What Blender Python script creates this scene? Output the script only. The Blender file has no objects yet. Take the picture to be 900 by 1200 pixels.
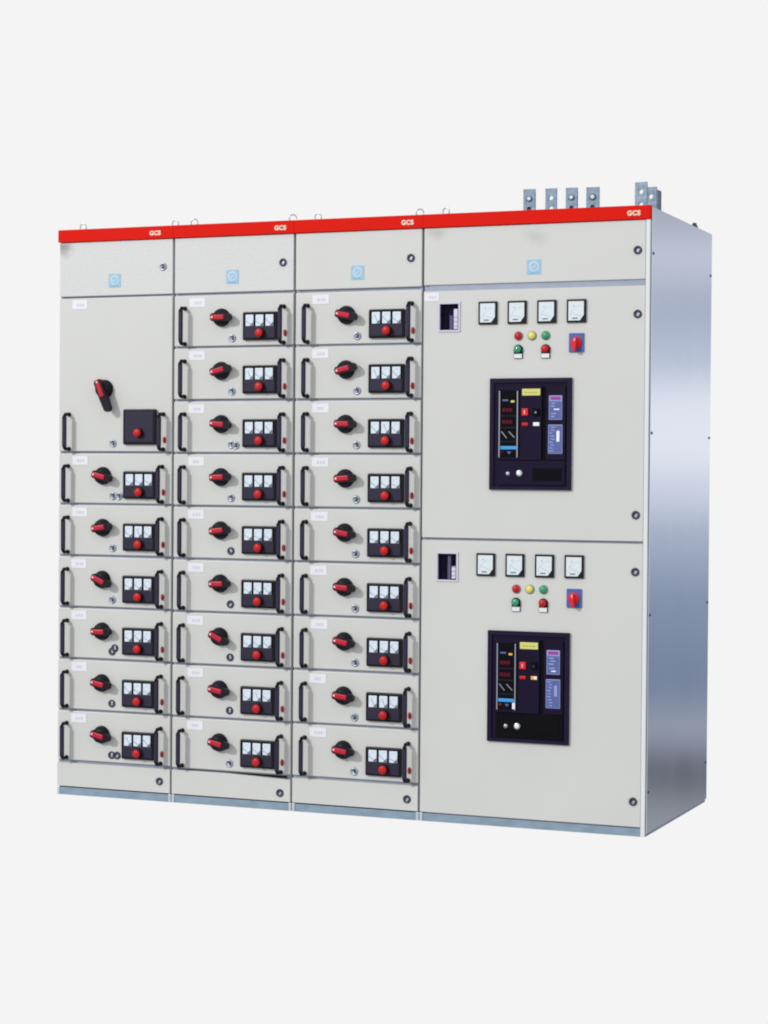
import bpy, bmesh, math, random
from mathutils import Vector, Matrix
random.seed(4)
PI = math.pi
S = bpy.context.scene
C = S.collection

# ------------------------------------------------------------------ materials
def lin(c):
    return tuple(((v/255)/12.92 if v/255 <= .04045 else ((v/255+.055)/1.055)**2.4) for v in c)

def mat(name, col, rough=.5, metal=0., spec=.5, bump=None, mottle=None, coat=0., stains=()):
    m = bpy.data.materials.new(name); m.use_nodes = True
    nt = m.node_tree; b = nt.nodes['Principled BSDF']
    b.inputs['Base Color'].default_value = (*col, 1)
    b.inputs['Roughness'].default_value = rough
    b.inputs['Metallic'].default_value = metal
    b.inputs['Specular IOR Level'].default_value = spec
    b.inputs['Coat Weight'].default_value = coat
    tc = nt.nodes.new('ShaderNodeTexCoord')
    if mottle:                                     # (scale, amount, stretch) variation of colour and roughness
        sc, am, st = mottle
        mp = nt.nodes.new('ShaderNodeMapping'); mp.inputs['Scale'].default_value = st
        nt.links.new(tc.outputs['Object'], mp.inputs[0])
        n = nt.nodes.new('ShaderNodeTexNoise'); n.inputs['Scale'].default_value = sc; n.inputs['Detail'].default_value = 5
        nt.links.new(mp.outputs[0], n.inputs['Vector'])
        mx = nt.nodes.new('ShaderNodeMix'); mx.data_type = 'RGBA'
        mx.inputs['A'].default_value = (*[max(0, c*(1-am)) for c in col], 1)
        mx.inputs['B'].default_value = (*[min(1, c*(1+am)) for c in col], 1)
        nt.links.new(n.outputs['Fac'], mx.inputs['Factor'])
        nt.links.new(mx.outputs['Result'], b.inputs['Base Color'])
        mr = nt.nodes.new('ShaderNodeMapRange')
        mr.inputs['To Min'].default_value = rough*.8; mr.inputs['To Max'].default_value = min(1, rough*1.2)
        nt.links.new(n.outputs['Fac'], mr.inputs['Value']); nt.links.new(mr.outputs[0], b.inputs['Roughness'])
    for sx_, sz_, rx_, rz_, k_ in stains:           # soft smudges with a place of their own on the sheet
        src = b.inputs['Base Color'].links[0].from_socket
        mq = nt.nodes.new('ShaderNodeMapping'); mq.inputs['Location'].default_value = (-sx_/rx_, 0, -sz_/rz_); mq.inputs['Scale'].default_value = (1/rx_, 0, 1/rz_)
        nt.links.new(tc.outputs['Object'], mq.inputs[0])
        nz = nt.nodes.new('ShaderNodeTexNoise'); nz.inputs['Scale'].default_value = 1.4; nt.links.new(mq.outputs[0], nz.inputs['Vector'])
        ln = nt.nodes.new('ShaderNodeVectorMath'); ln.operation = 'LENGTH'; nt.links.new(mq.outputs[0], ln.inputs[0])
        ad = nt.nodes.new('ShaderNodeMath'); ad.operation = 'ADD'; nt.links.new(ln.outputs['Value'], ad.inputs[0]); nt.links.new(nz.outputs['Fac'], ad.inputs[1])
        mr2 = nt.nodes.new('ShaderNodeMapRange'); mr2.interpolation_type = 'SMOOTHSTEP'
        mr2.inputs['From Min'].default_value = .5; mr2.inputs['From Max'].default_value = 1.7; mr2.inputs['To Min'].default_value = k_; mr2.inputs['To Max'].default_value = 1
        nt.links.new(ad.outputs[0], mr2.inputs['Value'])
        vm = nt.nodes.new('ShaderNodeVectorMath'); vm.operation = 'SCALE'
        nt.links.new(src, vm.inputs[0]); nt.links.new(mr2.outputs[0], vm.inputs['Scale']); nt.links.new(vm.outputs[0], b.inputs['Base Color'])
    if bump:                                       # (scale, strength, distance)
        n2 = nt.nodes.new('ShaderNodeTexNoise'); n2.inputs['Scale'].default_value = bump[0]; n2.inputs['Detail'].default_value = 3
        if len(bump) > 3:
            mp2 = nt.nodes.new('ShaderNodeMapping'); mp2.inputs['Scale'].default_value = bump[3]
            nt.links.new(tc.outputs['Object'], mp2.inputs[0]); nt.links.new(mp2.outputs[0], n2.inputs['Vector'])
        else:
            nt.links.new(tc.outputs['Object'], n2.inputs['Vector'])
        bp = nt.nodes.new('ShaderNodeBump'); bp.inputs['Strength'].default_value = bump[1]; bp.inputs['Distance'].default_value = bump[2]
        nt.links.new(n2.outputs['Fac'], bp.inputs['Height']); nt.links.new(bp.outputs[0], b.inputs['Normal'])
    return m

PAINT = (.592, .600, .578)
M = dict(
    paint=mat('powder_coat_grey', PAINT, .42, bump=(240, .3, .0007), mottle=(3.1, .035, (1, 1, 1))),
    speck=mat('powder_coat_grey_textured', (.600, .608, .604), .40, bump=(120, .5, .0012), mottle=(75, .06, (1, 1, 1))),
    speck_stained=mat('powder_coat_grey_textured_stained', (.605, .612, .612), .40, bump=(120, .5, .0012), mottle=(75, .06, (1, 1, 1)), stains=[(.012, 2.132, .062, .032, .42), (.03, 2.10, .03, .02, .85)]),
    paint_stained=mat('powder_coat_grey_stained', PAINT, .42, bump=(240, .3, .0007), mottle=(3.1, .035, (1, 1, 1)), stains=[(.052, 2.130, .045, .028, .78), (.44, 2.100, .050, .035, .90), (.41, 2.112, .05, .035, .93)]),
    frame=mat('zinc_frame', (.29, .33, .41), .5, .35, mottle=(18, .22, (1, 1, 1))),
    post=mat('light_frame_edge', (.70, .73, .76), .38, mottle=(4, .05, (1, 1, 1))),
    plinth=mat('zinc_plinth', (.24, .33, .42), .5, .3, mottle=(22, .28, (1, 1, 2))),
    foot=mat('zinc_foot', (.55, .62, .70), .4, .5, mottle=(40, .2, (1, 1, 1))),
    side=mat('galvanised_side_sheet', (.86, .885, .94), .13, 1., mottle=(2.2, .035, (3, 3, .35)), bump=(9, .05, .002, (6, 6, .4))),
    inside=mat('cabinet_interior', (.10, .10, .12), .7),
    red=mat('red_band', (.68, .010, .004), .55, spec=.06, bump=(200, .1, .0004), mottle=(5, .05, (1, 1, 1))),
    letter=mat('cream_lettering', (.80, .70, .55), .5),
    black=mat('black_plastic', (.009, .008, .014), .45, spec=.16, mottle=(60, .2, (1, 1, 1))),
    blackl=mat('black_plastic_satin', (.022, .019, .042), .5, spec=.22, mottle=(30, .15, (1, 1, 1))),
    indigo=mat('indigo_plastic', (.011, .006, .028), .5, spec=.12, mottle=(7, .35, (1, 1, 1))),
    indigo2=mat('indigo_plastic_panel', (.008, .004, .023), .5, spec=.10, mottle=(9, .3, (1, 1, 1))),
    void=mat('matt_black', (.003, .003, .005), .8, spec=.1),
    redp=mat('red_plastic', (.52, .008, .008), .35, spec=.3),
    grip=mat('crimson_grip', (.48, .012, .035), .38, spec=.25),
    redk=mat('scarlet_plastic', (.68, .014, .018), .4, spec=.3),
    redd=mat('dark_red_lens', (.26, .006, .010), .35, spec=.25),
    yellow=mat('yellow_lens', (.72, .66, .14), .3, coat=.4),
    green=mat('green_lens', (.015, .30, .14), .28, coat=.4),
    bezelm=mat('lamp_bezel', (.30, .31, .33), .35, .8),
    blue=mat('blue_plate', (.035, .10, .38), .45),
    face=mat('meter_face', (.66, .74, .77), .4, mottle=(120, .05, (1, 1, 1))),
    face2=mat('small_meter_face', (.66, .74, .84), .4, mottle=(90, .06, (1, 1, 1))),
    ink=mat('meter_ink', (.09, .12, .18), .5),
    paleink=mat('pale_ink', (.36, .48, .56), .5),
    label=mat('label_white', (.76, .76, .81), .5),
    labelk=mat('label_print', (.60, .60, .68), .5),
    sticker=mat('emblem_blue', (.31, .50, .66), .5),
    stickerw=mat('emblem_pale', (.48, .66, .78), .5),
    stickerd=mat('emblem_mid_blue', (.20, .43, .64), .4),
    steel=mat('lock_steel', (.42, .47, .56), .3, .85, mottle=(80, .2, (1, 1, 1))),
    lockd=mat('lock_dark', (.045, .05, .08), .4, .3),
    lilac=mat('window_frame_grey', (.58, .56, .68), .45),
    plum=mat('window_dark_plum', (.010, .005, .034), .5, spec=.05),
    strip=mat('window_grey_strip', (.13, .11, .20), .5, spec=.1),
    stripw=mat('window_white_strip', (.72, .72, .84), .4),
    zinc=mat('busbar_zinc', (.21, .28, .36), .5, .3, mottle=(55, .75, (1, 1, 1)), bump=(60, .5, .002)),
    zincd=mat('busbar_dull_zinc', (.13, .17, .24), .5, .3, mottle=(45, .4, (1, 1, 1))),
    eye=mat('lifting_eye_steel', (.50, .53, .57), .3, .8),
    lime=mat('yellow_tag', (.62, .62, .16), .45),
    limek=mat('yellow_tag_print', (.36, .36, .08), .5),
    plate=mat('rating_plate_blue', (.075, .11, .33), .4, mottle=(70, .35, (1, 1, 2))),
    platew=mat('rating_plate_pale', (.27, .32, .60), .4),
    magenta=mat('rating_plate_magenta', (.30, .03, .28), .4),
    silver=mat('silver_rail', (.36, .37, .46), .3, .8),
    redled=mat('red_segment', (.11, .003, .014), .5, spec=.1),
    azure=mat('azure_strip', (.03, .30, .75), .35),
    white=mat('white_plastic', (.85, .86, .92), .35),
    amber=mat('amber_plastic', (.80, .42, .08), .35),
)
# clear window pane
g = bpy.data.materials.new('clear_pane'); g.use_nodes = True
gb = g.node_tree.nodes['Principled BSDF']
gb.inputs['Base Color'].default_value = (.05, .04, .09, 1); gb.inputs['Roughness'].default_value = .05
gb.inputs['Alpha'].default_value = .03; gb.inputs['Specular IOR Level'].default_value = .1; M['pane'] = g

# ------------------------------------------------------------------ mesh builder (front faces -y)
class MB:
    def __init__(s): s.bm = bmesh.new(); s.mats = []
    def mi(s, m):
        if m not in s.mats: s.mats.append(m)
        return s.mats.index(m)
    def _take(s, tmp, m, bev, seg=2):
        if bev:
            es = [e for e in tmp.edges if len(e.link_faces) == 2 and e.calc_face_angle(0) > .6]
            bmesh.ops.bevel(tmp, geom=es, offset=bev, segments=seg, affect='EDGES', profile=.6, clamp_overlap=True)
        bmesh.ops.recalc_face_normals(tmp, faces=tmp.faces)
        i = s.mi(m)
        for f in tmp.faces: f.material_index = i
        me = bpy.data.meshes.new('tmp'); tmp.to_mesh(me); tmp.free(); s.bm.from_mesh(me)
        bpy.data.meshes.remove(me)
        return s
    def box(s, x0, x1, y0, y1, z0, z1, m, bev=0, rot=None, piv=None):
        t = bmesh.new(); bmesh.ops.create_cube(t, size=1)
        for v in t.verts:
            v.co = Vector(((x0+x1)/2+v.co.x*(x1-x0), (y0+y1)/2+v.co.y*(y1-y0), (z0+z1)/2+v.co.z*(z1-z0)))
        if rot is not None:
            bmesh.ops.rotate(t, cent=piv or Vector(((x0+x1)/2, (y0+y1)/2, (z0+z1)/2)), matrix=rot, verts=t.verts)
        return s._take(t, m, bev)
    def prism(s, pts, y0, y1, m, bev=0):            # outline in x,z extruded along y
        t = bmesh.new()
        a = [t.verts.new((x, y0, z)) for x, z in pts]; b = [t.verts.new((x, y1, z)) for x, z in pts]
        t.faces.new(a); t.faces.new(b[::-1]); n = len(pts)
        for i in range(n): t.faces.new((a[i], b[i], b[(i+1) % n], a[(i+1) % n]))
        return s._take(t, m, bev)
    def lathe(s, cx, cz, prof, m, n=28):            # profile (radius, y) about the y axis
        t = bmesh.new(); rings = []
        for r, y in prof:
            rings.append([t.verts.new((cx+r*math.cos(2*PI*k/n), y, cz+r*math.sin(2*PI*k/n))) for k in range(n)] if r > 1e-6 else [t.verts.new((cx, y, cz))])
        for a, b in zip(rings, rings[1:]):
            for k in range(n):
                k2 = (k+1) % n
                if len(a) == 1: t.faces.new((a[0], b[k], b[k2]))
                elif len(b) == 1: t.faces.new((a[k], b[0], a[k2]))
                else: t.faces.new((a[k], b[k], b[k2], a[k2]))
        if len(rings[0]) > 1: t.faces.new(rings[0])
        if len(rings[-1]) > 1: t.faces.new(rings[-1][::-1])
        i0 = len(s.bm.faces); s._take(t, m, 0)
        s.bm.faces.ensure_lookup_table()
        for f in s.bm.faces[i0:]: f.smooth = True
        return s
    def dome(s, cx, cz, r, y, h, m, n=28):
        return s.lathe(cx, cz, [(r, y)]+[(r*math.cos(a), y-h*math.sin(a)) for a in [i*PI/12 for i in range(1, 6)]]+[(0, y-h)], m, n)
    def plate(s, xs, zs, holes, y0, y1, m, bev=0):  # slab cut by rectangular holes given as cells (i, j)
        t = bmesh.new(); V = {}
        def v(i, j, y):
            k = (i, j, y)
            if k not in V: V[k] = t.verts.new((xs[i], y, zs[j]))
            return V[k]
        cells = {(i, j) for i in range(len(xs)-1) for j in range(len(zs)-1)} - set(holes)
        for i, j in cells:
            t.faces.new((v(i, j, y0), v(i+1, j, y0), v(i+1, j+1, y0), v(i, j+1, y0)))
            t.faces.new((v(i, j, y1), v(i, j+1, y1), v(i+1, j+1, y1), v(i+1, j, y1)))
            for (di, dj), (a, b) in {(-1, 0): ((i, j), (i, j+1)), (1, 0): ((i+1, j), (i+1, j+1)), (0, -1): ((i, j), (i+1, j)), (0, 1): ((i, j+1), (i+1, j+1))}.items():
                if (i+di, j+dj) not in cells:
                    t.faces.new((v(*a, y0), v(*b, y0), v(*b, y1), v(*a, y1)))
        return s._take(t, m, bev)
    def tube(s, pts, r, m, n=10):
        t = bmesh.new(); rings = []
        for i, p in enumerate(pts):
            p = Vector(p); a = Vector(pts[max(0, i-1)]); b = Vector(pts[min(len(pts)-1, i+1)])
            d = (b-a).normalized(); u = d.orthogonal().normalized() if abs(d.y) > .9 else d.cross(Vector((0, 1, 0))).normalized(); w = d.cross(u)
            rings.append([t.verts.new(p+r*(math.cos(2*PI*k/n)*u+math.sin(2*PI*k/n)*w)) for k in range(n)])
        for a, b in zip(rings, rings[1:]):
            for k in range(n): t.faces.new((a[k], a[(k+1) % n], b[(k+1) % n], b[k]))
        t.faces.new(rings[0]); t.faces.new(rings[-1])
        i0 = len(s.bm.faces); s._take(t, m, 0); s.bm.faces.ensure_lookup_table()
        for f in s.bm.faces[i0:]: f.smooth = True
        return s
    def mesh(s, name):
        me = bpy.data.meshes.new(name); s.bm.to_mesh(me); s.bm.free()
        for k in s.mats: me.materials.append(M[k])
        return me

def put(name, me, parent, loc=(0, 0, 0), ry=0):
    if isinstance(me, MB): me = me.mesh(name)
    o = bpy.data.objects.new(name, me); C.objects.link(o); o.parent = parent; o.location = loc
    o.rotation_euler = (0, ry, 0)
    return o
def copy_tree(o, parent, loc=None):
    c = o.copy(); C.objects.link(c); c.parent = parent
    if loc is not None: c.location = loc
    for ch in o.children: copy_tree(ch, c)
    return c

def text_mesh(txt, size, extr, m, bold=.02, sx=1):
    cu = bpy.data.curves.new('lettering', 'FONT'); cu.body = txt; cu.size = size; cu.extrude = extr; cu.offset = bold*size
    cu.space_character = 1.08
    o = bpy.data.objects.new('lettering', cu); C.objects.link(o)
    dg = bpy.context.evaluated_depsgraph_get(); dg.update()
    me = bpy.data.meshes.new_from_object(o.evaluated_get(dg))
    bpy.data.objects.remove(o)
    xs = [v.co.x for v in me.vertices]; ys = [v.co.y for v in me.vertices]
    w, h = max(xs)-min(xs), max(ys)-min(ys)
    for v in me.vertices:                            # lettering lies in x,z and faces -y, its lower left corner at 0
        x, y, z = v.co; v.co = ((x-min(xs))*sx, -z, y-min(ys))
    me.materials.clear(); me.materials.append(M[m])
    return me, w*sx, h

# ------------------------------------------------------------------ layout
B = [0, .5041, 1.0103, 1.5211, 2.3668]
H, D = 2.2, .895
GAP = .0045            # half the seam between two doors
TOPZ0, TOPZ1 = 1.9415, 2.1500
BANDZ = 2.1523

# ------------------------------------------------------------------ shared sub-part meshes (drawer coordinates: x from the cabinet's left edge, z down from the drawer's top)
def handle_mesh():
    h = MB(); L = .134
    for z, sg in ((0, 1), (-L, -1)):
        h.lathe(0, z, [(.0085, .0005), (.0085, -.004), (.0062, -.007), (.0062, -.026)], 'black', 14)
        h.tube([(0, -.020, z), (0, -.030, z-sg*.001), (0, -.037, z-sg*.007), (0, -.0375, z-sg*.016)], .0073, 'black', 12)
    h.box(-.0078, .0078, -.0435, -.0305, -L+.008, -.008, 'blackl', .004)
    return h.mesh('handle')
def switch_mesh(big=False):
    k = MB()
    if big:
        k.lathe(0, 0, [(.036, .0005), (.036, -.008), (.031, -.012), (.031, -.024), (.025, -.032), (0, -.034)], 'black', 32)
        k.prism([(-.036, -.010), (-.028, -.0165), (.040, -.0155), (.086, -.013), (.094, -.006), (.094, .006), (.086, .013), (.040, .0155), (-.028, .0165), (-.036, .010)], -.044, -.020, 'black', .004)
    else:
        k.lathe(0, 0, [(.0345, .0005), (.0345, -.007), (.031, -.011), (.030, -.022), (.024, -.030), (0, -.032)], 'black', 32)
        k.prism([(-.032, -.009), (-.025, -.0150), (.026, -.0155), (.044, -.0135), (.051, -.007), (.051, .007), (.044, .0135), (.026, .0155), (-.025, .0150), (-.032, .009)], -.038, -.016, 'black', .004)
    return k.mesh('rotary_switch')
def grip_mesh(big=False):
    k = MB(); a, b, y = (-.033, .034, -.0435) if big else (-.029, .027, -.0375)
    k.box(a, b, y-.005, y+.008, -.0094, .0094, 'grip', .0040)
    k.box(a+.003, a+.010, y-.0058, y-.004, -.0024, .0024, 'white', .0007)
    return k.mesh('switch_grip')
def lock_mesh(dark=False):
    k = MB(); m = 'lockd' if dark else 'steel'
    k.lathe(0, 0, [(.0150, .0005), (.0150, -.003), (.0128, -.0055), (.0100, -.0055), (.0094, -.0035), (0, -.0035)], m, 22)
    k.box(-.0012, .0072, -.0048, -.0038, -.0065, .0065, 'lockd' if not dark else 'steel', .0005)
    return k.mesh('lock')
def label_mesh(w=.067, h=.034, seed=0):
    r = random.Random(seed); k = MB()
    k.box(0, w, -.0013, .0005, -h, 0, 'label', 0)
    x = w*.30
    for i in range(3):
        ww = r.uniform(.005, .010)
        k.box(x, x+ww, -.0019, -.0010, -h*.68, -h*.36, 'labelk')
        x += ww+r.uniform(.003, .005)
    return k.mesh('label_plate')
def meter_panel_mesh(w=.142, h=.106, tall=False):
    k = MB()
    k.box(0, w, -.014, .0005, -h, 0, 'black', .006)
    if tall: k.box(.011, w-.011, -.0158, -.012, -h+.010, -.010, 'blackl', .0015)
    else:
        k.box(.008, w-.008, -.0155, -.012, -h+.008, -.056, 'blackl', .0015)
        k.box(.008, w-.008, -.0150, -.012, -.0535, -.006, 'void', .001)
    return k.mesh('meter_panel')
def small_meter_mesh(v):
    rv = random.Random(v)
    k = MB(); w, h = .0318, .0425; y = -.0140
    k.box(0, w, y-.0040, y+.001, -h, 0, 'face2', .001)
    yy = y-.0040
    k.prism([(w*.97, -h*.97), (w*.97, -h*.66), (w*.55, -h*.97)], yy-.0008, yy+.0005, 'ink')
    a = rv.choice((2.75, 2.6, 2.3, 1.95))+rv.uniform(-.1, .1)
    c = (w*.72, -h*.86)
    e = (c[0]+.030*math.cos(a), c[1]+.030*math.sin(a))
    n = (-math.sin(a)*.0007, math.cos(a)*.0007)
    k.prism([(c[0]-n[0], c[1]-n[1]), (c[0]+n[0], c[1]+n[1]), (e[0]+n[0], e[1]+n[1]), (e[0]-n[0], e[1]-n[1])], yy-.0006, yy+.0005, 'ink')
    for t in range(7):                              # scale arc, a thin row of ticks
        b = PI/2+.05+t*.22
        p = (c[0]+.0245*math.cos(b), c[1]+.029*math.sin(b))
        if .001 < p[0] < w-.001 and -h+.002 < p[1] < -.002:
            k.box(p[0]-.0008, p[0]+.0008, yy-.0005, yy+.0005, p[1]-.0014, p[1]+.0014, 'paleink')
    return k.mesh('meter')
def button_mesh():
    k = MB(); y = -.0155
    k.lathe(0, 0, [(.019, y+.001), (.019, y-.003), (.0165, y-.005), (.0160, y-.005)], 'black', 28)
    k.lathe(0, 0, [(.0095, y-.004), (.0095, y-.012), (.0150, y-.014), (.0158, y-.017), (.0145, y-.0205), (.008, y-.0225), (0, y-.023)], 'redp', 28)
    return k.mesh('push_button')
def indicator_mesh():
    k = MB()
    k.prism([(.0062*math.cos(a), .0125*math.sin(a)) for a in [i*PI/10 for i in range(20)]], -.004, .0005, 'redd', .0012)
    k.box(-.0022, .0022, -.0062, -.0035, -.006, .007, 'redp', .001)
    return k.mesh('indicator_lamp')

ME = dict(handle=handle_mesh(), sw=switch_mesh(), swb=switch_mesh(True), grip=grip_mesh(), gripb=grip_mesh(True), lock=lock_mesh(),
          lockd=lock_mesh(True), lab=[label_mesh(seed=i) for i in range(5)], mp=meter_panel_mesh(), mpt=meter_panel_mesh(.143, .136, True),
          met=[small_meter_mesh(i) for i in range(8)], btn=button_mesh(), ind=indicator_mesh())

def front_panel(w, h, m='paint'):                    # folded sheet front: face plus a returned lip all round
    k = MB(); k.box(GAP, w-GAP, 0, .018, -h+.0045, -.0045, m, .0030); return k

def dress(dr, h, ang, dbl=None, row=0, dark=False, wide=0.):
    """sub-parts of one withdrawable unit whose front panel is dr"""
    q = -.2+.0 if h < .25 else -(h-.0)              # bottom of the unit, for things measured from it
    z = lambda v: v if h < .25 else -h+.2+v
    put('handle', ME['handle'], dr, (.050, 0, z(-.053)))
    put('handle', ME['handle'], dr, (.464, 0, z(-.054)))
    big = h > .25
    kx, kz = (.2085, -.3570) if big else (.2065, -.0905)
    put('rotary_switch', ME['swb' if big else 'sw'], dr, (kx, 0, kz), math.radians(-ang))
    put('switch_grip', ME['gripb' if big else 'grip'], dr, (kx, 0, kz), math.radians(-ang))
    if big:
        put('meter_panel', ME['mpt'], dr, (.2945, 0, z(-.034)))
        put('push_button', ME['btn'], dr, (.367, 0, z(-.125)))
        put('lock', ME['lock'], dr, (.2450, 0, z(-.165)))
        put('label_plate', ME['lab'][0], dr, (.062, 0, -.012))
    else:
        put('meter_panel', ME['mp'], dr, (.2985, 0, -.072))
        for i in range(3): put('meter', random.choice(ME['met']), dr, (.3135+i*.0410, 0, -.0830))
        put('push_button', ME['btn'], dr, (.3755, 0, -.1520))
        put('label_plate', ME['lab'][row % 5], dr, (.0690+random.uniform(-.002, .002), 0, -.0145))
        lk = 'lockd' if dark else 'lock'
        put('lock', ME[lk], dr, (.2500, 0, -.168))
        if dbl: put('lock', ME[lk], dr, (.2500+dbl[0], 0, -.168+dbl[1]))
    put('indicator_lamp', ME['ind'], dr, (.4690, 0, z(-.152)))

def emblem(parent, x, z):
    k = MB(); w = .052
    k.box(0, w, -.0013, .0005, -w, 0, 'sticker')
    c = (w/2, -w*.46)
    ring = [(c[0]+.0185*math.cos(a), c[1]+.0185*math.sin(a)) for a in [i*PI/16 for i in range(32)]]
    k.prism(ring, -.0018, -.0008, 'stickerw')
    k.prism([(c[0]+.013*math.cos(a), c[1]+.013*math.sin(a)) for a in [i*PI/12 for i in range(24)]], -.0023, -.0013, 'sticker')
    k.prism([(c[0]-.009, c[1]+.004), (c[0]-.002, c[1]-.003), (c[0]+.009, c[1]+.008), (c[0]+.009, c[1]+.003), (c[0]-.002, c[1]-.009), (c[0]-.009, c[1]-.002)], -.0028, -.0018, 'stickerw')
    k.box(.010, w-.010, -.0019, -.0009, -w+.004, -w+.008, 'stickerd')
    return put('emblem', k, parent, (x-w/2, 0, z+w/2))

def eye_bolt(parent, x, y, r=.0135, lean=0., m='eye'):
    k = MB(); pts = []
    for i in range(25):
        a = -PI/2+2*PI*i/24
        pts.append((r*math.cos(a), 0, r+.006+r*math.sin(a)))
    k.tube(pts, .0024, m, 8)
    k.box(-.008, .008, -.008, .008, -.002, .005, m, .001)
    o = put('lifting_eye', k, parent, (x, y, H-.006)); o.rotation_euler = (0, lean, random.uniform(-.3, .3)); return o

# ------------------------------------------------------------------ one cabinet carcass
def cabinet(i, label, rails):
    x0, x1 = B[i], B[i+1]; w = x1-x0; last = i == 3
    e = bpy.data.objects.new('switchgear_cabinet', None); C.objects.link(e); e.location = (x0, 0, 0)
    e['label'] = label; e['category'] = 'switchgear cabinet'; e['group'] = 'switchgear cabinets bolted in a row'
    xr = w-.003 if not last else w-.0005
    b = MB(); b.box(.003, xr, .060, D-.003, .034, H-.012, 'inside', .003)
    put('body', b, e)
    f = MB()
    pw = .022
    f.box(.0028, pw, .012, .058, .032, BANDZ-.002, 'frame', .001)
    f.box(w-(pw if not last else .034), w-.0028 if not last else w-.019, .012, .058, .032, BANDZ-.002, 'frame', .001)
    for zr, hh, yy in rails: f.box(pw+.0005, w-(pw+.0005 if not last else .0175), yy, .056, zr-hh, zr+hh, 'frame', .001)
    put('frame', f, e)
    p = MB(); p.box(.014, w-.014, .006, .05, 0, .0285, 'plinth', .001)
    p.box(.0015, .0130, .004, .06, 0, .0305, 'foot', .001); p.box(w-.0130, w-.0015, .004, .06, 0, .0305, 'foot', .001)
    p.box(.004, w-.004, .061, D-.02, 0, .0325, 'plinth', .001)
    put('plinth', p, e)
    h = MB(); h.box(.0002, w-.0002 if not last else w+.0, -.007, .03, BANDZ, H, 'red', .0008)
    h.box(.003, xr, .0305, D-.003, H-.011, H-.002, 'frame', .001)
    hb = put('header_band', h, e)
    me, tw, th = text_mesh('GCS', .0228, .0006, 'letter', .045, 1.05)
    tx = (.451, .4735, .476, .8115)[i]
    put('lettering', me, hb, (tx-tw, -.0073, 2.1650))
    return e

def top_door(e, i, ex, lx, m='paint'):
    w = B[i+1]-B[i] if i < 3 else B[4]-B[3]-.012
    z0 = TOPZ0 if i < 3 else 1.9445
    k = MB(); k.box(GAP, w-GAP, 0, .018, z0, TOPZ1, m, .0022)
    d = put('top_door', k, e)
    emblem(d, ex, 1.9985)
    put('lock', ME['lockd'] if i else ME['lock'], d, (lx, 0, 2.0455), .5)
    return d

def kick(e, i, lx, lz, tilt=0.):
    w = B[i+1]-B[i]; zt = .1315-.002
    k = MB(); k.prism([(GAP, .0345), (w-GAP, .0345), (w-GAP, zt-.003-tilt), (w*.45, zt-.003), (GAP, zt-.003)], 0, .018, 'paint', .002)
    d = put('kick_panel', k, e); put('lock', ME['lockd'], d, (lx, 0, lz), .6)

def drawers(e, i, ztop, angles, doubles, darks, dx, pitch=.2005):
    w = B[i+1]-B[i]
    me = front_panel(w, pitch).mesh('drawer')
    for r, a in enumerate(angles):
        d = put('drawer', me, e, (0, 0, ztop-r*pitch))
        dress(d, pitch, a, doubles.get(r), r+i, r in darks)
        for c in d.children:
            c.location.x += dx+random.uniform(-.0004, .0004); c.location.z += random.uniform(-.0004, .0004)
        for c in d.children:
            if c.name.startswith('label'): c.rotation_euler.y = random.uniform(-.025, .025)
            if c.name.startswith('lock'): c.rotation_euler.y = random.uniform(-.6, .9)
        d.location.y = random.uniform(-.0012, .0012); d.rotation_euler.y = random.uniform(-.0012, .0012); d.rotation_euler.z = random.uniform(-.002, .002)

R9 = [(1.936-k*.2005, .011, .013) for k in range(10)]
c1 = cabinet(0, 'grey switchgear cabinet with one tall blank door above six short drawers', [(1.9385, .011, .013)]+[(1.3365-k*.2005, .011, .013) for k in range(7)])
top_door(c1, 0, .248, .4585, 'speck_stained')
td = MB(); td.box(GAP, B[1]-GAP, 0, .018, -.6015+.0045, -.0045, 'paint', .0022)
t = put('tall_drawer', td, c1, (0, 0, 1.938)); dress(t, .6015, -68)
drawers(c1, 0, 1.3365, [-15, 8, -24, 0, -12, -14], {0: (.026, 0), 3: (.012, .014), 5: (.024, 0)}, {3, 4, 5}, -.004)
kick(c1, 0, .456, .078)

c2 = cabinet(1, 'narrow grey cabinet of nine drawers beside the one with the tall blank door', R9[:-1]+[(.1405, .011, .013)])
top_door(c2, 1, .249, .4585, 'speck')
drawers(c2, 1, 1.936, [0, 13, -6, 3, 6, 2, -27, -11, -13], {2: (.018, -.002)}, {4, 5, 6, 7}, 0)
kick(c2, 1, .4605, .066, .009)

c3 = cabinet(2, 'narrow grey cabinet of nine drawers beside the wide cabinet with circuit breakers', R9)
top_door(c3, 2, .2535, .464)
drawers(c3, 2, 1.9345, [-11, 14, -1, 4, -10, -5, -11, -8, -9], {}, set(), .005, .2002)
kick(c3, 2, .465, .076)

# ------------------------------------------------------------------ wide cabinet
c4 = cabinet(3, 'wide grey cabinet with two black circuit breakers and bare galvanised steel side', [(1.933, .014, .006), (1.0275, .011, .013), (.033, .006, .013)])
w4 = B[4]-B[3]
top_door(c4, 3, .4225, .8010, 'paint_stained')
post = MB(); post.box(w4-.0150, w4-.0004, -.002, .0115, .0, BANDZ-.0015, 'post', .0015)
put('corner_post', post, c4)
sp = MB(); sp.box(w4+.0002, w4+.0040, .0125, D, .012, H-.004, 'side', .0012)
sp.box(w4-.012, w4-.0005, D-.0035, D-.001, .012, H-.006, 'side', .0005)
sd = put('side_panel', sp, c4)
sb = MB(); sb.box(w4-.0150, w4+.0002, .014, D-.006, .0, .0115, 'frame', .001); put('base_rail', sb, c4)
def screw_mesh():
    t = bmesh.new(); bmesh.ops.create_uvsphere(t, u_segments=12, v_segments=6, radius=.0052)
    for v in t.verts: v.co.x *= .7
    k = MB(); k._take(t, 'lockd', 0); return k.mesh('screw')
scr = screw_mesh()
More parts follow.
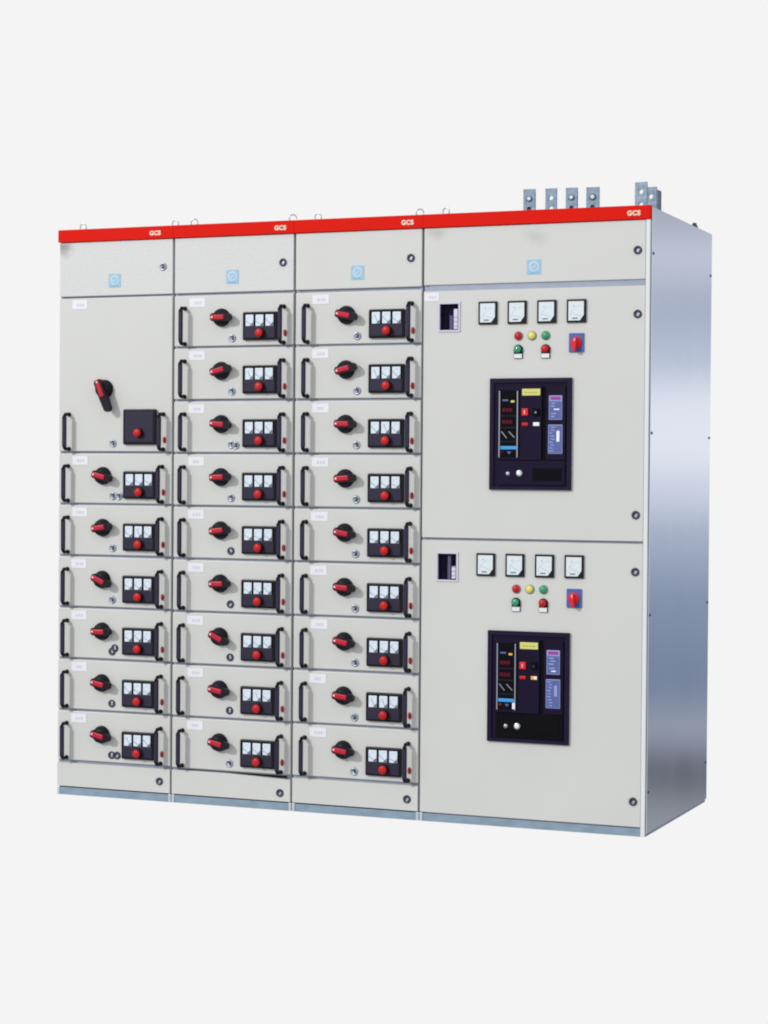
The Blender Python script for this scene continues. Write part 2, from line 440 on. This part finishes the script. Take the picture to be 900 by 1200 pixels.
for y in (.026, .878):
    for z in (2.035, 1.41, .775, .155): put('screw', scr, sd, (w4+.0045, y, z))
# busbar tabs rising through the roof
def tab(name, x, y, w, top, holes=(.035, .074), bend=False, th=.010):
    k = MB(); h = top-(H-.004)
    xs = [0, w*.30, w*.70, w]; 
    zs = [0]; 
    k2 = bmesh.new()
    # plate with round holes: ring of quads around each hole between the outline cells
    n = 16; cells = []
    hz = sorted([h-a for a in holes if h-a > .012]); r = w*.20
    bounds = [0]+[(hz[i]+hz[i+1])/2 for i in range(len(hz)-1)]+[h]
    for c, (lo, hi) in zip(hz, zip(bounds, bounds[1:])):
        def edge(a):                                # point on the cell's rectangle in direction a
            dx, dz = math.cos(a), math.sin(a)
            t1 = (w/2)/abs(dx) if abs(dx) > 1e-6 else 9
            t2 = ((hi-c) if dz > 0 else (c-lo))/abs(dz) if abs(dz) > 1e-6 else 9
            tt = min(t1, t2); return (w/2+dx*tt, c+dz*tt)
        angs = sorted([2*PI*q/n for q in range(n)]+[math.atan2(hi-c, w/2) % (2*PI), math.atan2(hi-c, -w/2) % (2*PI), math.atan2(lo-c, w/2) % (2*PI), math.atan2(lo-c, -w/2) % (2*PI)])
        F, Bk, Fi, Bi = [], [], [], []
        for a in angs:
            ex, ez = edge(a); ix, iz = w/2+r*math.cos(a), c+r*math.sin(a)
            F.append(k2.verts.new((ex, 0, ez))); Bk.append(k2.verts.new((ex, th, ez)))
            Fi.append(k2.verts.new((ix, 0, iz))); Bi.append(k2.verts.new((ix, th, iz)))
        m_ = len(angs)
        for q in range(m_):
            p_ = (q+1) % m_
            if (F[q].co-F[p_].co).length < 1e-5: continue
            k2.faces.new((F[q], F[p_], Fi[p_], Fi[q])); k2.faces.new((Bk[p_], Bk[q], Bi[q], Bi[p_]))
            k2.faces.new((Fi[q], Fi[p_], Bi[p_], Bi[q])); k2.faces.new((F[p_], F[q], Bk[q], Bk[p_]))
    bmesh.ops.remove_doubles(k2, verts=k2.verts, dist=1e-5)
    k._take(k2, 'zinc', 0)
    o = put(name, k, c4, (x-B[3], y, H-.004)); return o
for x, w, tp in ((1.8010, .0445, 2.3185), (1.8865, .0425, 2.3175), (1.9650, .0430, 2.3165), (2.0430, .0480, 2.3150)):
    o = tab('busbar_tab', x, .30, w, tp); o.rotation_euler = (0, 0, random.uniform(-.08, .08))
    if x != 1.8865:
        bk = MB(); bk.box(0, w*.9, .012, .020, 0, (tp-H)*.93, 'zincd', .002); put('backing_bar', bk, o, (.003, 0, 0))
        bo = MB(); zc = tp-H+.004-.036
        bo.lathe(w*.5, zc, [(w*.27, .0005), (w*.27, -.0022), (w*.25, -.003)], 'zincd', 20)
        bo.prism([(w*(.5+dx_)+w*.16*math.cos(q*PI/3+.3), zc+w*.16*math.sin(q*PI/3+.3)) for dx_ in (.03,) for q in range(6)], -.0085, -.0025, 'foot', .0008)
        put('bolt', bo, o)
o = tab('busbar_tab', 2.2765, .12, .0435, 2.2985, (.034, .080)); o.rotation_euler = (0, 0, -.05)
o = tab('busbar_tab', 2.2720, .27, .043, 2.3010, (.034, .080)); o.rotation_euler = (0, 0, .0)
bk = MB(); bk.box(.0435, .0500, .000, .045, 0, .094, 'zincd', .002); put('backing_bar', bk, o)
# lifting eyes
for e, x, y in ((c1, .085, .04), (c1, .482, .05), (c2, .066, .04), (c2, .479, .04), (c3, .075, .04), (c3, .482, .04), (c4, .072, .04)):
    eye_bolt(e, x, y, lean=random.uniform(-.08, .08))
k = MB(); k.lathe(0, 0, [(.014, 0), (.014, -.010), (0, -.010)], 'lockd', 12)
rb = MB(); rb.lathe(0, 0, [(.013, 0), (.013, .010), (.009, .012), (.009, .018), (.006, .022), (0, .023)], 'lockd', 14)
ro = put('roof_bolt', rb, c4, (w4-.018, .70, H-.003)); ro.rotation_euler = (PI/2, 0, 0)

# the two big doors
def big_door(z0, z1, dz, up):
    X = lambda v: v-B[3]
    wx0, wx1, wz0, wz1 = X(1.5840), X(1.6650), 1.7765+dz, 1.8795+dz
    k = MB()
    k.plate([GAP, wx0, wx1, w4-.0165], [z0, wz0, wz1, z1], [(1, 1)], 0, .018, 'paint', .0015)
    d = put('breaker_door', k, c4)
    # viewing window: frame, pane, and what shows behind it
    f = MB(); a = .0045
    f.plate([wx0-.002, wx0+a, wx1-a, wx1+.002], [wz0-.002, wz0+a, wz1-a, wz1+.002], [(1, 1)], -.004, .006, 'lilac', .0008)
    put('window_frame', f, d)
    n = MB(); n.box(wx0+.001, wx1-.001, .030, .050, wz0+.001, wz1-.001, 'plum')
    ww = wx1-wx0
    n.box(wx0+ww*.17, wx0+ww*.26, .026, .0295, wz0+.004, wz1-.02, 'indigo')
    n.box(wx0+ww*.46, wx0+ww*.60, .014, .0295, wz0+.004, wz1-(.045 if up else .012), 'strip', .001)
    n.box(wx0+ww*.68, wx0+ww*.87, .006, .0295, wz0+.008, wz1-(.022 if up else .050), 'stripw', .002)
    for q_ in range(3): n.box(wx0+ww*.685, wx0+ww*.865, .0052, .0065, wz0+.018+q_*.016, wz0+.0195+q_*.016, 'strip')
    n.box(wx0+ww*.63, wx0+ww*.69, .020, .0295, wz0+.004, wz1-.004, 'void')
    put('counter_mechanism', n, d)
    g_ = MB(); g_.box(wx0+a+.0005, wx1-a-.0005, .001, .003, wz0+a+.0005, wz1-a-.0005, 'pane'); put('window_pane', g_, d)
    # square meters
    mw, mh = .0705, .0820
    m = MB()
    m.box(0, mw, -.008, .0005, -mh, 0, 'black', .002)
    a = .0072
    m.prism([(a, -a), (a, -mh+a), (mw*.70, -mh+a), (mw-a, -mh+mh*.32), (mw-a, -a)], -.0092, -.007, 'face', .0005)
    c = (mw*.80, -mh*.80)
    for t_ in range(9):
        b_ = PI/2+.08+t_*.17; p = (c[0]+.043*math.cos(b_), c[1]+.043*math.sin(b_))
        if p[0] > a+.002 and p[1] < -a-.003:
            m.box(p[0]-.0006, p[0]+.0006, -.0098, -.0088, p[1]-.0022, p[1]+.0022, 'paleink')
    m.box(mw*.30, mw*.58, -.0097, -.0088, -mh*.84, -mh*.79, 'ink'); m.box(mw*.33, mw*.42, -.0097, -.0088, -mh*.30, -mh*.26, 'paleink')
    na = PI-.35 if up else PI-.5
    e_ = (c[0]-.004+.036*math.cos(na), c[1]+.004+.036*math.sin(na))
    nn = (-math.sin(na)*.0006, math.cos(na)*.0006); q = (c[0]-.004, c[1]+.006)
    m.prism([(q[0]-nn[0], q[1]-nn[1]), (q[0]+nn[0], q[1]+nn[1]), (e_[0]+nn[0], e_[1]+nn[1]), (e_[0]-nn[0], e_[1]-nn[1])], -.0099, -.0088, 'paleink')
    mm = m.mesh('meter')
    for x in (1.7380, 1.8480, 1.9585, 2.0680): put('meter', mm, d, (X(x), 0, 1.8800+dz))
    # lamps
    for x, col in ((1.8885, 'redp'), (1.9390, 'yellow'), (1.9900, 'green')):
        l = MB(); l.lathe(0, 0, [(.0165, .0005), (.0165, -.003), (.0150, -.005)], 'bezelm', 26); l.dome(0, 0, .0142, -.004, .009, col)
        put('indicator_lamp', l, d, (X(x), 0, 1.7550+dz))
    for x, col in ((1.8885, 'green'), (1.9905, 'redp')):
        l = MB()
        l.box(-.0165, .0165, -.005, .0005, -.0335, -.001, 'black', .002)
        l.box(-.0145, .0145, -.0068, -.003, -.0318, -.0165, 'label', .0008)
        l.lathe(0, 0, [(.0165, .0003), (.0165, -.007), (.0150, -.008), (.0140, -.008)], 'black', 26)
        l.lathe(0, 0, [(.0130, -.006), (.0130, -.014), (.0115, -.016), (0, -.0165)], col, 26)
        put('push_button', l, d, (X(x), 0, 1.7075+dz))
    # selector
    s_ = MB(); s_.box(-.0272, .0272, -.006, .0005, -.0335, .0335, 'blue', .0015)
    s_.lathe(0, 0, [(.0205, -.005), (.0205, -.010), (.018, -.013), (0, -.013)], 'redk', 28)
    tl = .10 if up else -.02
    s_.box(-.0065, .0065, -.030, -.012, -.030, .016, 'redk', .003, Matrix.Rotation(tl, 3, 'Y'), Vector((0, 0, 0)))
    s_.box(-.0012, .0012, -.0312, -.029, .004, .014, 'white', .0003, Matrix.Rotation(tl, 3, 'Y'), Vector((0, 0, 0)))
    for q_ in (-.7, 0, .7):
        s_.box(.0255*math.sin(q_)-.001, .0255*math.sin(q_)+.001, -.0066, -.005, .0255*math.cos(q_)-.0025, .0255*math.cos(q_)+.0025, 'redk')
    put('selector_switch', s_, d, (X(2.1040), 0, 1.7275+dz))
    if up:
        put('label_plate', label_mesh(.056, .030, 9), d, (X(1.5290), 0, z1-.006))
        put('lock', ME['lockd'], d, (X(2.3240), 0, 1.8235), .5); put('lock', ME['lockd'], d, (X(2.3240), 0, 1.1235), .5)
    else:
        put('lock', ME['lockd'], d, (X(2.3240), 0, .925), .5); put('lock', ME['lockd'], d, (X(2.3240), 0, .1225), .5)
    # air circuit breaker showing through the door
    ox, oz = 1.7850, 1.6045+dz
    k = MB(); W_, H_ = .3045, .3970
    k.plate([0, .0155, W_-.0155, W_], [-H_, -H_+.012, -.0155, 0], [(1, 1)], -.010, .0005, 'indigo', .0012)
    k.box(.0150, W_-.0150, -.0045, .0004, -H_+.0115, -.0150, 'indigo2')
    br = put('circuit_breaker', k, c4, (X(ox), 0, oz))
    def L(x): return x-ox
    def Zr(z): return z+dz-oz
    bx = lambda o_, x0, x1, z0, z1, y0, y1, m_, bv=0: o_.box(L(x0), L(x1), y0, y1, Zr(z1), Zr(z0), m_, bv)
    # front cover with its dark vertical groove and the lower apron
    f = MB(); bx(f, 1.8180, 1.9800, 1.575, 1.3135, -.0110, -.004, 'indigo2', .0015); bx(f, 1.9965, 2.0680, 1.575, 1.3135, -.0105, -.004, 'indigo2', .0015)
    bx(f, 1.9805, 1.9960, 1.575, 1.3135, -.0050, -.004, 'void')
    bx(f, 1.8180, 2.0680, 1.3105, 1.2245, -.0100, -.004, 'indigo2' if up else 'void', .0015)
    bx(f, 1.9480, 2.0560, 1.2850, 1.2400, -.0115, -.009, 'void', .0006)
    put('front_cover', f, br)
    # trip unit
    u_ = MB(); bx(u_, 1.8215, 1.8985, 1.5620, 1.3250, -.0135, -.0105, 'void', .0006)
    for x in (1.8240, 1.8915): bx(u_, x-.0022, x+.0022, 1.5590, 1.3220, -.0165, -.0132, 'silver', .0008)
    def seg_row(z, hh, m_):
        for q_ in range(3): bx(u_, 1.8345+q_*.0130, 1.8345+q_*.0130+.0110, z+hh/2, z-hh/2, -.0145, -.0130, m_, .0004)
    for z in (1.4915, 1.4490): seg_row(z, .0125, 'redled')
    for z in (1.4705, 1.4290, 1.3790): bx(u_, 1.8285, 1.8860, z+.0009, z-.0009, -.0142, -.0130, 'blackl')
    for x, z, rr in ((1.8420, 1.4030, .45), (1.8700, 1.4040, .55)):
        u_.box(L(x)-.0016, L(x)+.0016, -.0150, -.0130, Zr(z)-.0150, Zr(z)+.0150, 'silver', .0006, Matrix.Rotation(-rr-.25, 3, 'Y'), None)
    bx(u_, 1.8660, 1.8800, 1.5255, 1.5180, -.0150, -.0130, 'amber' if not up else 'lime', .001)
    bx(u_, 1.8345, 1.8560, 1.5290, 1.5230, -.0145, -.0130, 'plate', .001)
    bx(u_, 1.8280, 1.8885, 1.3630, 1.3510, -.0155, -.0130, 'azure', .0012)
    bx(u_, 1.8300, 1.8400, 1.3440, 1.3390, -.0148, -.0130, 'redled' if up else 'redd', .0006)
    u_.prism([(L(1.8530), Zr(1.3440)), (L(1.8690), Zr(1.3440)), (L(1.8610), Zr(1.3340))], -.0148, -.0130, 'plate')
    if not up: bx(u_, 1.8820, 1.8920, 1.3490, 1.3270, -.0178, -.0130, 'white', .001)
    put('trip_unit', u_, br)
    y_ = MB(); bx(y_, 1.9075, 1.9750, 1.5665, 1.5425, -.0128, -.0105, 'lime', .0008)
    for q_ in range(4): bx(y_, 1.9165+q_*.0125, 1.9165+q_*.0125+.009, 1.5555, 1.5515, -.0133, -.0125, 'limek')
    put('name_tag', y_, br)
    b1 = MB(); bx(b1, 1.9080, 1.9310, 1.4965, 1.4710, -.0180, -.0105, 'redk', .0015); b1.box(L(1.9185)-.0008, L(1.9185)+.0012, -.0188, -.0178, Zr(1.4900), Zr(1.4775), 'white')
    put('trip_button', b1, br)
    b2 = MB(); bx(b2, 1.9490, 1.9715, 1.4965, 1.4710, -.0180, -.0105, 'void', .0015)
    b2.prism([(L(1.9560), Zr(1.4800)), (L(1.9645), Zr(1.4800)), (L(1.9602), Zr(1.4880))], -.0188, -.0175, 'frame' if up else 'lockd')
    put('close_button', b2, br)
    b3 = MB(); bx(b3, 1.9075, 1.9305, 1.4465, 1.4350, -.0145, -.0105, 'redp', .002); put('status_flag', b3, br)
    b4 = MB(); bx(b4, 1.9495, 1.9730, 1.4475, 1.4345, -.0145, -.0105, 'white' if up else 'amber', .002)
    if not up: bx(b4, 1.9620, 1.9725, 1.4455, 1.4360, -.0152, -.0140, 'white', .001)
    put('status_flag', b4, br)
    p1 = MB(); bx(p1, 2.0075, 2.0565, 1.5420, 1.4560, -.0135, -.0100, 'platew', .002)
    bx(p1, 2.0100, 2.0540, 1.5220, 1.4590, -.0142, -.0130, 'plate', .0005); bx(p1, 2.0135, 2.0505, 1.5380, 1.5265, -.0145, -.0130, 'magenta', .001)
    r_ = random.Random(3+up)
    for z in (1.5140, 1.5040, 1.4930, 1.4780, 1.4680):
        x_ = r_.uniform(2.014, 2.028); bx(p1, x_, x_+r_.uniform(.012, .022), z+.0022, z-.0022, -.0148, -.0138, 'platew' if r_.random() < .6 else 'white')
    put('rating_plate', p1, br)
    p2 = MB(); bx(p2, 2.0055, 2.0585, 1.4390, 1.3360, -.0135, -.0100, 'platew', .002); bx(p2, 2.0078, 2.0562, 1.4365, 1.3385, -.0142, -.0130, 'plate', .0005)
    bx(p2, 2.0370, 2.0480, 1.4170, 1.3790, -.0150, -.0138, 'white' if up else 'platew', .0006)
    for q_ in range(9):
        z = 1.4300-q_*.0105; x_ = r_.uniform(2.010, 2.018); bx(p2, x_, x_+r_.uniform(.008, .016), z+.0018, z-.0018, -.0148, -.0138, 'platew')
    put('rating_plate', p2, br)
    kn = MB(); kn.lathe(L(1.9000), Zr(1.2665), [(.0125, -.009), (.0125, -.016), (.010, -.018), (0, -.018)], 'steel', 20); kn.dome(L(1.9005), Zr(1.2665), .0085, -.017, .005, 'white', 18)
    put('key_lock', kn, br)
    kn = MB(); kn.lathe(L(1.8560), Zr(1.2650), [(.0080, -.009), (.0080, -.014), (0, -.015)], 'steel', 18); put('key_lock', kn, br)
big_door(1.0325, 1.9225, 0., 1)
big_door(.0345, 1.0230, -.9005, 0)

# ------------------------------------------------------------------ made-up surroundings (world) shaped for the light, and key lamp
W = bpy.data.worlds.new('World'); S.world = W; W.use_nodes = True
nt = W.node_tree; N = nt.nodes; Lk = nt.links
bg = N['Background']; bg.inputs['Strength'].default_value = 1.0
tc = N.new('ShaderNodeTexCoord'); sx = N.new('ShaderNodeSeparateXYZ'); Lk.new(tc.outputs['Generated'], sx.inputs[0])
def math_n(op, a, b=None):
    n = N.new('ShaderNodeMath'); n.operation = op
    for i, v in enumerate((a, b)):
        if v is None: continue
        if isinstance(v, (int, float)): n.inputs[i].default_value = v
        else: Lk.new(v, n.inputs[i])
    return n.outputs[0]
az = math_n('ARCTAN2', sx.outputs[0], sx.outputs[1])          # 0 towards +y, positive towards +x
def ramp(v, a, b, ta=0., tb=1.):
    n = N.new('ShaderNodeMapRange'); n.interpolation_type = 'SMOOTHSTEP'
    Lk.new(v, n.inputs['Value'])
    for k, q in (('From Min', a), ('From Max', b), ('To Min', ta), ('To Max', tb)): n.inputs[k].default_value = q
    return n.outputs[0]
R_ = math.radians
def mix(f, a, b):
    n = N.new('ShaderNodeMix'); n.data_type = 'RGBA'; Lk.new(f, n.inputs['Factor'])
    for k, v in (('A', a), ('B', b)):
        if isinstance(v, tuple): n.inputs[k].default_value = (*v, 1)
        else: Lk.new(v, n.inputs[k])
    return n.outputs['Result']
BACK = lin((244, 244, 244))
# made-up colour bands right of the frame, for the side panel to reflect
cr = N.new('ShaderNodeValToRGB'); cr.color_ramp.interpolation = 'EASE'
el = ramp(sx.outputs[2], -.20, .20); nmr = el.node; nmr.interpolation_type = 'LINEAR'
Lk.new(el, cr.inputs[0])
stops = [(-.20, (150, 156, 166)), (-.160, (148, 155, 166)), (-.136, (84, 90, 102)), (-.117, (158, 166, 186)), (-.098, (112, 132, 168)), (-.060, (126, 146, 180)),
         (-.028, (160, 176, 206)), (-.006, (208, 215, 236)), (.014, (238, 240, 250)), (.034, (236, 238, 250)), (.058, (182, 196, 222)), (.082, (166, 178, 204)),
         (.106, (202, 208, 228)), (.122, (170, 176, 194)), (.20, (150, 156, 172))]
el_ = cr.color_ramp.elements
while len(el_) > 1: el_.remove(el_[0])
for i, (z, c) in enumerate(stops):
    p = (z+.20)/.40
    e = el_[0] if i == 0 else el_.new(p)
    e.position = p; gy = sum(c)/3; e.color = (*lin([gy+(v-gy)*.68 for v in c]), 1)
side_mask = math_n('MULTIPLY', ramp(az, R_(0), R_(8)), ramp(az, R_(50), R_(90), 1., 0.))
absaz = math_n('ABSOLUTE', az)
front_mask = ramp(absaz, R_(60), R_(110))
FILL = (.87, .882, .90)  # unseen fill added behind the camera, dimmed downward by the next ramp
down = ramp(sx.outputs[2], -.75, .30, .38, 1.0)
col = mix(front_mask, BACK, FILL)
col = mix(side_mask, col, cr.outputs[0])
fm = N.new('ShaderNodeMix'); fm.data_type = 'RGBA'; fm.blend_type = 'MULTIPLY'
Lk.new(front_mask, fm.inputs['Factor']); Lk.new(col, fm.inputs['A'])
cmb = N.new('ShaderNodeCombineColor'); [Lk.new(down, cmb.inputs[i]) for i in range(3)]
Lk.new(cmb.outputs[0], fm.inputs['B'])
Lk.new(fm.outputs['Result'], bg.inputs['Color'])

ld = bpy.data.lights.new('key_lamp', 'AREA'); ld.shape = 'SQUARE'; ld.size = 2.0; ld.energy = 5300; ld.color = (1, .985, .96)
lo = bpy.data.objects.new('key_lamp', ld); C.objects.link(lo); lo.location = (-14.3, -24.5, 14.6)
lo.rotation_euler = (Vector((1.1, 0, 1.1))-lo.location).to_track_quat('-Z', 'Y').to_euler()

# ------------------------------------------------------------------ camera
cd = bpy.data.cameras.new('camera'); co = bpy.data.objects.new('camera', cd); C.objects.link(co); S.camera = co
co.location = (4.27885, -7.10109, 1.24749); co.rotation_euler = (1.55440403, -.00770195, .38817172)
cd.sensor_fit = 'VERTICAL'; cd.sensor_height = 36; cd.lens = 36*2459.567/1200; cd.clip_end = 200
S.render.resolution_x, S.render.resolution_y = 768, 1024
S.view_settings.view_transform = 'Standard'; S.view_settings.look = 'None'; S.view_settings.exposure = 0; S.view_settings.gamma = 1
S.cycles.filter_width = 2.0
S.cycles.max_bounces = 6
